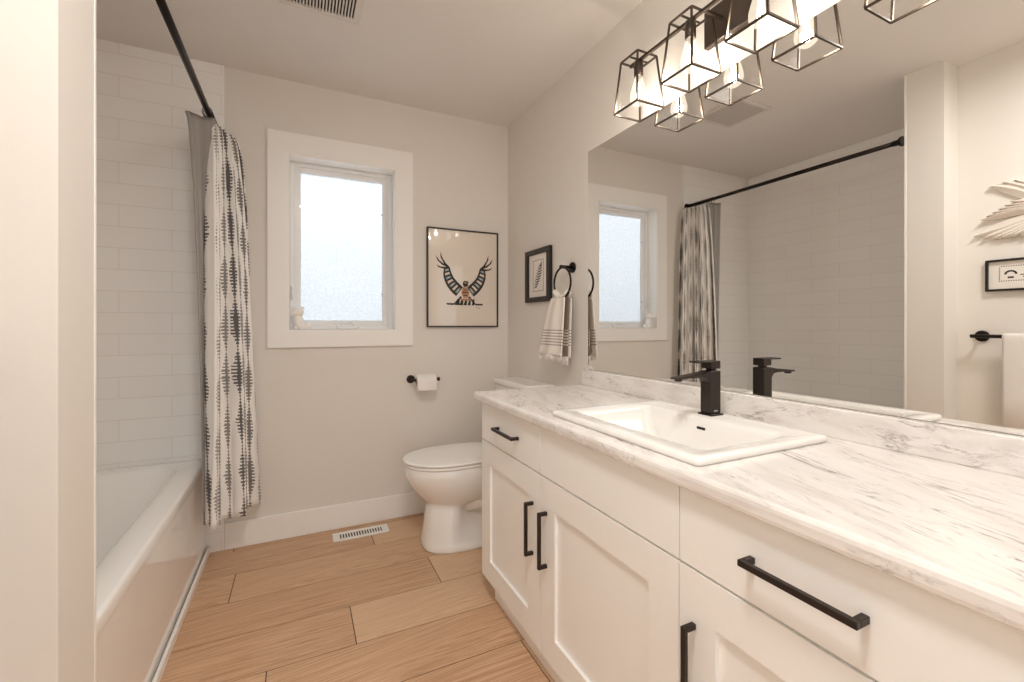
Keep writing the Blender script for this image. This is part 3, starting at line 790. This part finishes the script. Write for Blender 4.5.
lpoly(mb, [(cy+.022*math.cos(a), cz+.020*math.sin(a)) for a in arc]+[(cy+.014*math.cos(a), cz+.012*math.sin(a)) for a in reversed(arc)])
for y, z, wd, h in ((cy-.01, cz-.018, .02, .008), (cy-.06, cz+.010, .014, .006), (cy-.085, cz+.004, .035, .004), (cy-.07, cz-.006, .04, .004), (cy-.09, cz-.016, .05, .005), (cy-.13, cz+.012, .035, .004), (cy-.14, cz-.004, .04, .006)):
    lbox(mb, y, y+wd, z, z+h, .008, .0087)
mb.build('ink_drawing', M['ink'], p3)

# ------------------------------------------------------------------ towel ring + hand towel
tr = thing('towel_ring', (XR, 1.875, 1.43), 'dark round towel ring on the wall left of the mirror', 'towel ring')
ry, rz0, rr = 1.868, 1.346, .076; rx = XR-.068
mb = MB(); mb.lathe([(.027, 0), (.027, -.008), (.023, -.011)], (XR, 1.875, 1.426), 'X', 24); mb.build('flange', M['rod'], tr)
mb = MB(); mb.tube([(XR-.01, 1.875, 1.426), (rx-.008, 1.875, 1.426)], .009, 12); mb.build('post', M['rod'], tr)
mb = MB(); mb.tube([(rx, ry+rr*math.cos(a), rz0+rr*math.sin(a)) for a in [2*PI*q/40 for q in range(40)]], .0052, 10, closed=True); mb.build('ring', M['rod'], tr)
ht = thing('hand_towel', (rx, 1.92, .95), 'cream fringed hand towel with thin stripes, hanging from the towel ring', 'towel')
def towel_layer(name, m, xs, y0t, y1t, y0b, y1b, zt, zb, amp, parent, nw=28, nz=30, folds=2.0, ph=0, bulge=0, conv=None):
    mb = MB(); rs = []
    for j in range(nz+1):
        t = j/nz; z = zt+(zb-zt)*t; e = t**.8
        ya, yb = y0t+(y0b-y0t)*e, y1t+(y1b-y1t)*e
        row = []
        for i in range(nw+1):
            u = i/nw
            sag = .014*math.cos(PI*(u-.5))*(1-t)
            row.append((xs[0]+(xs[1]-xs[0])*t+amp*(.35+.65*t)*math.sin(2*PI*folds*u+ph), ya+(yb-ya)*u, z-(.5-0)*0+ (-(abs(u-.5)**2)*.03*0) - sag*0))
        rs.append(row)
    mb.rings(rs, closed=False, cap=False)
    o = mb.build(name, m, parent); uvmap(o, lambda c: (c.y, c.z))
    s = o.modifiers.new('solid', 'SOLIDIFY'); s.thickness = .006; s.offset = 0
    return o
towel_layer('front_layer', M['handtowel'], (rx-.016, rx-.040), 1.822, 1.945, 1.812, 2.036, 1.272, .992, .008, ht, folds=1.5)
towel_layer('back_layer', M['handback'], (rx+.006, rx-.004), 1.818, 1.915, 1.822, 1.96, 1.272, .978, .006, ht, folds=1.5, ph=2)
towel_layer('side_fold', M['handtowel'], (rx+.020, rx+.014), 1.818, 1.840, 1.818, 1.838, 1.268, .975, .003, ht, folds=1)
mb = MB()   # the fold over the ring
rs = []
for i in range(13):
    u = i/12; y = 1.816+.118*u; zc = rz0-math.sqrt(max(rr*rr-(y-ry)**2, 0)) if abs(y-ry) < rr else rz0
    zc = min(max(zc, 1.272), 1.30)
    rs.append([(rx+.019*math.cos(a), y, zc+.000+.018*math.sin(a)) for a in [PI*q/10 for q in range(11)]]+[(rx+.012*math.cos(a), y, zc-.004+.011*math.sin(a)) for a in [PI*(10-q)/10 for q in range(11)]])
mb.rings(rs); o = mb.build('fold', M['handtowel'], ht); uvmap(o, lambda c: (c.y, c.z))
for x, ya, yb, z, am, ph, n in ((rx-.040, 1.812, 2.036, .992, .008, 0, 34), (rx-.004, 1.822, 1.96, .978, .006, 2, 26)):
    mb = MB()
    mb.box(x-.006, x+.006, ya, yb, z-.002, z+.004)
    for k in range(n):
        u = (k+.5)/n; y = ya+(yb-ya)*u; x_ = x+am*math.sin(2*PI*1.5*u+ph)
        dy = random.uniform(-.005, .005); dx = random.uniform(-.004, .004); ln = random.uniform(.030, .042)
        mb.tube([(x_, y, z+.004), (x_+dx*.5, y+dy*.6, z-ln*.5), (x_+dx, y+dy, z-ln)], [.0036, .0030, .0018], 5)
    mb.build('fringe', M['fringe'], ht)

# ------------------------------------------------------------------ towel bar + bath towel (seen in the mirror)
BX = XT+.062; BZ = 1.082
tb = thing('towel_bar', (XT, .72, BZ), 'dark bronze towel bar on the wall opposite the mirror', 'towel bar')
for y in (.947, .50):
    mb = MB(); mb.lathe([(.027, 0), (.027, .007), (.022, .010)], (XT, y, BZ), 'X', 24); mb.build('flange', M['rod'], tb)
    mb = MB(); mb.tube([(XT+.008, y, BZ), (BX, y, BZ)], .008, 12); mb.build('post', M['rod'], tb)
mb = MB(); mb.tube([(BX, .969, BZ), (BX, .455, BZ)], .009, 14); mb.build('bar', M['rod'], tb)
bt = thing('bath_towel', (BX, .73, .5), 'white bath towel folded over the dark towel bar', 'towel')
mb = MB(); rs = []
for i in range(25):
    u = i/24; y = .858-.30*u; wv = .004*math.sin(u*14)
    prof = [(BX+.020+wv, .52), (BX+.020+wv*.7, .8), (BX+.016, 1.06)]+[(BX+.016*math.cos(a), BZ+.016*math.sin(a)) for a in [PI*q/8 for q in range(9)]]+[(BX-.016, 1.06), (BX-.018, .60)]
    inn = [(BX-.011, .60), (BX-.0105, 1.06)]+[(BX+.0105*math.cos(a), BZ+.0105*math.sin(a)) for a in [PI*(8-q)/8 for q in range(9)]]+[(BX+.0105, 1.06), (BX+.012+wv, .8), (BX+.012+wv, .52)]
    rs.append([(x, y, z) for x, z in prof+inn])
mb.rings(rs); mb.build('cloth', M['bathtowel'], bt)

# ------------------------------------------------------------------ carved bird on the towel-bar wall
bd = thing('bird_carving', (XT, .72, 1.5), 'glossy white carved eagle with spread feathers on the wall opposite the mirror', 'wall sculpture')
def feather(mb, base, tip, wd, x0, th=.010, curve=0):
    b = Vector(base); t_ = Vector(tip); d = t_-b; n = Vector((-d.y, d.x)).normalized()
    rs = []; K = 12
    for i in range(K+1):
        u = i/K; c = b+d*u+n*curve*math.sin(PI*u)
        w = wd*(.55+.45*math.sin(PI*min(u*1.1, 1)))*(1-max(0, (u-.6)/.4)**3)*.5+.0008
        e = x0+th*(.6+.4*u)
        rs.append([(XT+.001, c.x+n.x*w, c.y+n.y*w), (XT+x0*.6+.002, c.x+n.x*w, c.y+n.y*w), (XT+e, c.x, c.y), (XT+x0*.6+.002, c.x-n.x*w, c.y-n.y*w), (XT+.001, c.x-n.x*w, c.y-n.y*w)])
    mb.rings(rs, smooth=False)
mb = MB()
for k in range(8):   # low wing feathers
    u = k/7; feather(mb, (.74-.05*u, 1.645-.01*u), (.972-.032*k, 1.572-.008*k-.010*math.sin(k)), .058, .014+.001*k, curve=-.006)
mb.build('lower_wing', M['glossywhite'], bd)
mb = MB()
for k in range(6):
    feather(mb, (.76-.02*k, 1.665), (.945-.020*k, 1.645+.013*k), .038, .024+.001*k, curve=.006)
mb.build('wing_coverts', M['glossywhite'], bd)
mb = MB()
for k in range(8):
    feather(mb, (.745-.018*k, 1.69-.002*k), (.915-.040*k, 1.795+.012*math.sin(k*1.1+1)+.008*k), .054, .018+.001*k, curve=.014)
mb.build('upper_wing', M['glossywhite'], bd)
mb = MB()
rs = []
for i in range(13):
    u = i/12; c = (.76-.30*u, 1.655+.03*math.sin(u*2.4)); r = .036*math.sin(PI*(.08+.88*u))+.004
    rs.append([(XT+.02+r*.8*math.cos(a), c[0], c[1]+r*math.sin(a)) for a in [2*PI*q/14 for q in range(14)]])
mb.rings(rs); mb.tube([(XT+.025, .47, 1.675), (XT+.027, .445, 1.672), (XT+.026, .43, 1.655)], [.015, .010, .002], 10)
mb.build('body', M['glossywhite'], bd)

# ------------------------------------------------------------------ vents
fv = thing('floor_vent', (.305, 2.53, 0), 'white slotted floor register in the wood floor below the print', 'vent')
x0, x1, y0, y1 = .162, .450, 2.478, 2.580
mb = MB()
mb.box(x0, x1, y0, y0+.024, 0, .005, .0015, 1); mb.box(x0, x1, y1-.024, y1, 0, .005, .0015, 1); mb.box(x0, x0+.032, y0+.024, y1-.024, 0, .005, 0); mb.box(x1-.032, x1, y0+.024, y1-.024, 0, .005, 0)
n = 16; st = (x1-x0-.064)/n
for k in range(n+1): mb.box(x0+.032+k*st-.0035, x0+.032+k*st+.0035, y0+.022, y1-.022, .0005, .0045)
mb.build('grille', M['whiteplastic'], fv)
mb = MB(); mb.box(x0+.03, x1-.03, y0+.022, y1-.022, .0002, .001); mb.build('duct', M['dark'], fv)
M['vent'] = mat('vent_enamel', (222, 216, 209), .5)
cv = thing('ceiling_vent', (.12, 1.87, H), 'white louvred exhaust fan grille on the ceiling near the tub', 'vent')
x0, x1, y0, y1 = -.070, .236, 1.71, 2.010
mb = MB(); z0 = H-.012
mb.box(x0, x1, y0, y0+.026, z0, H, .003, 1); mb.box(x0, x1, y1-.026, y1, z0, H, .003, 1); mb.box(x0, x0+.026, y0+.026, y1-.026, z0, H, 0); mb.box(x1-.026, x1, y0+.026, y1-.026, z0, H, 0)
n = 21; st = (x1-x0-.052)/n
for k in range(n+1): mb.box(x0+.026+k*st-.0028, x0+.026+k*st+.0028, y0+.024, y1-.024, z0+.001, H-.002)
mb.build('grille', M['vent'], cv)
mb = MB(); mb.box(x0+.02, x1-.02, y0+.02, y1-.02, H-.002, H-.0005); mb.build('duct', M['dark'], cv)

# ------------------------------------------------------------------ figurine on the window sill
FXs, FYs, FZs = -.004, YB+.025, WZ0+jt
fg = thing('figurine', (FXs, FYs, FZs), 'small white seated animal figurine on the window sill', 'figurine')
def blob(mb, c, r, seg=16, rows=10):
    rs = []
    for i in range(1, rows):
        a = PI*i/rows; rs.append([(c[0]+r[0]*math.sin(a)*math.cos(2*PI*k/seg), c[1]+r[1]*math.sin(a)*math.sin(2*PI*k/seg), c[2]-r[2]*math.cos(a)) for k in range(seg)])
    mb.rings(rs)
mb = MB()
rs = []
for i in range(11):
    u = i/10; z = FZs+.088*u; r = .024*(1-.28*u)+.005*math.sin(PI*u); cx = FXs+.012*(1-u)-.004*u
    rs.append([(cx+r*1.05*math.cos(2*PI*k/18), FYs+r*.9*math.sin(2*PI*k/18), z) for k in range(18)])
mb.rings(rs)
blob(mb, (FXs+.042, FYs, FZs+.017), (.022, .017, .019)); blob(mb, (FXs-.012, FYs-.014, FZs+.011), (.012, .012, .011)); blob(mb, (FXs+.012, FYs-.018, FZs+.010), (.011, .012, .010))
mb.build('body', M['whiteplastic'], fg)
mb = MB(); blob(mb, (FXs-.004, FYs-.004, FZs+.096), (.034, .026, .026)); blob(mb, (FXs-.022, FYs-.022, FZs+.090), (.014, .012, .011)); blob(mb, (FXs+.022, FYs+.004, FZs+.116), (.010, .006, .011)); blob(mb, (FXs-.018, FYs+.006, FZs+.119), (.010, .006, .010))
mb.build('head', M['whiteplastic'], fg)

# ------------------------------------------------------------------ added out-of-view ceiling fixture, fills the room with even light
cl = thing('ceiling_fill_light', (.10, .30, H), 'added out-of-view fill light, round white ceiling fixture with glowing dome between tub wall and vanity', 'light fixture')
mb = MB(); mb.lathe([(.165, 0), (.165, -.018), (.158, -.024)], (.10, .30, H), seg=40); mb.build('base', M['whiteplastic'], cl)
mb = MB(); mb.lathe([(.152, -.0245), (.150, -.034), (.135, -.050), (.10, -.060), (.05, -.065), (.003, -.066)], (.10, .30, H), seg=40); mb.build('diffuser', emit('fill_diffuser', (1, .96, .9), 3), cl)
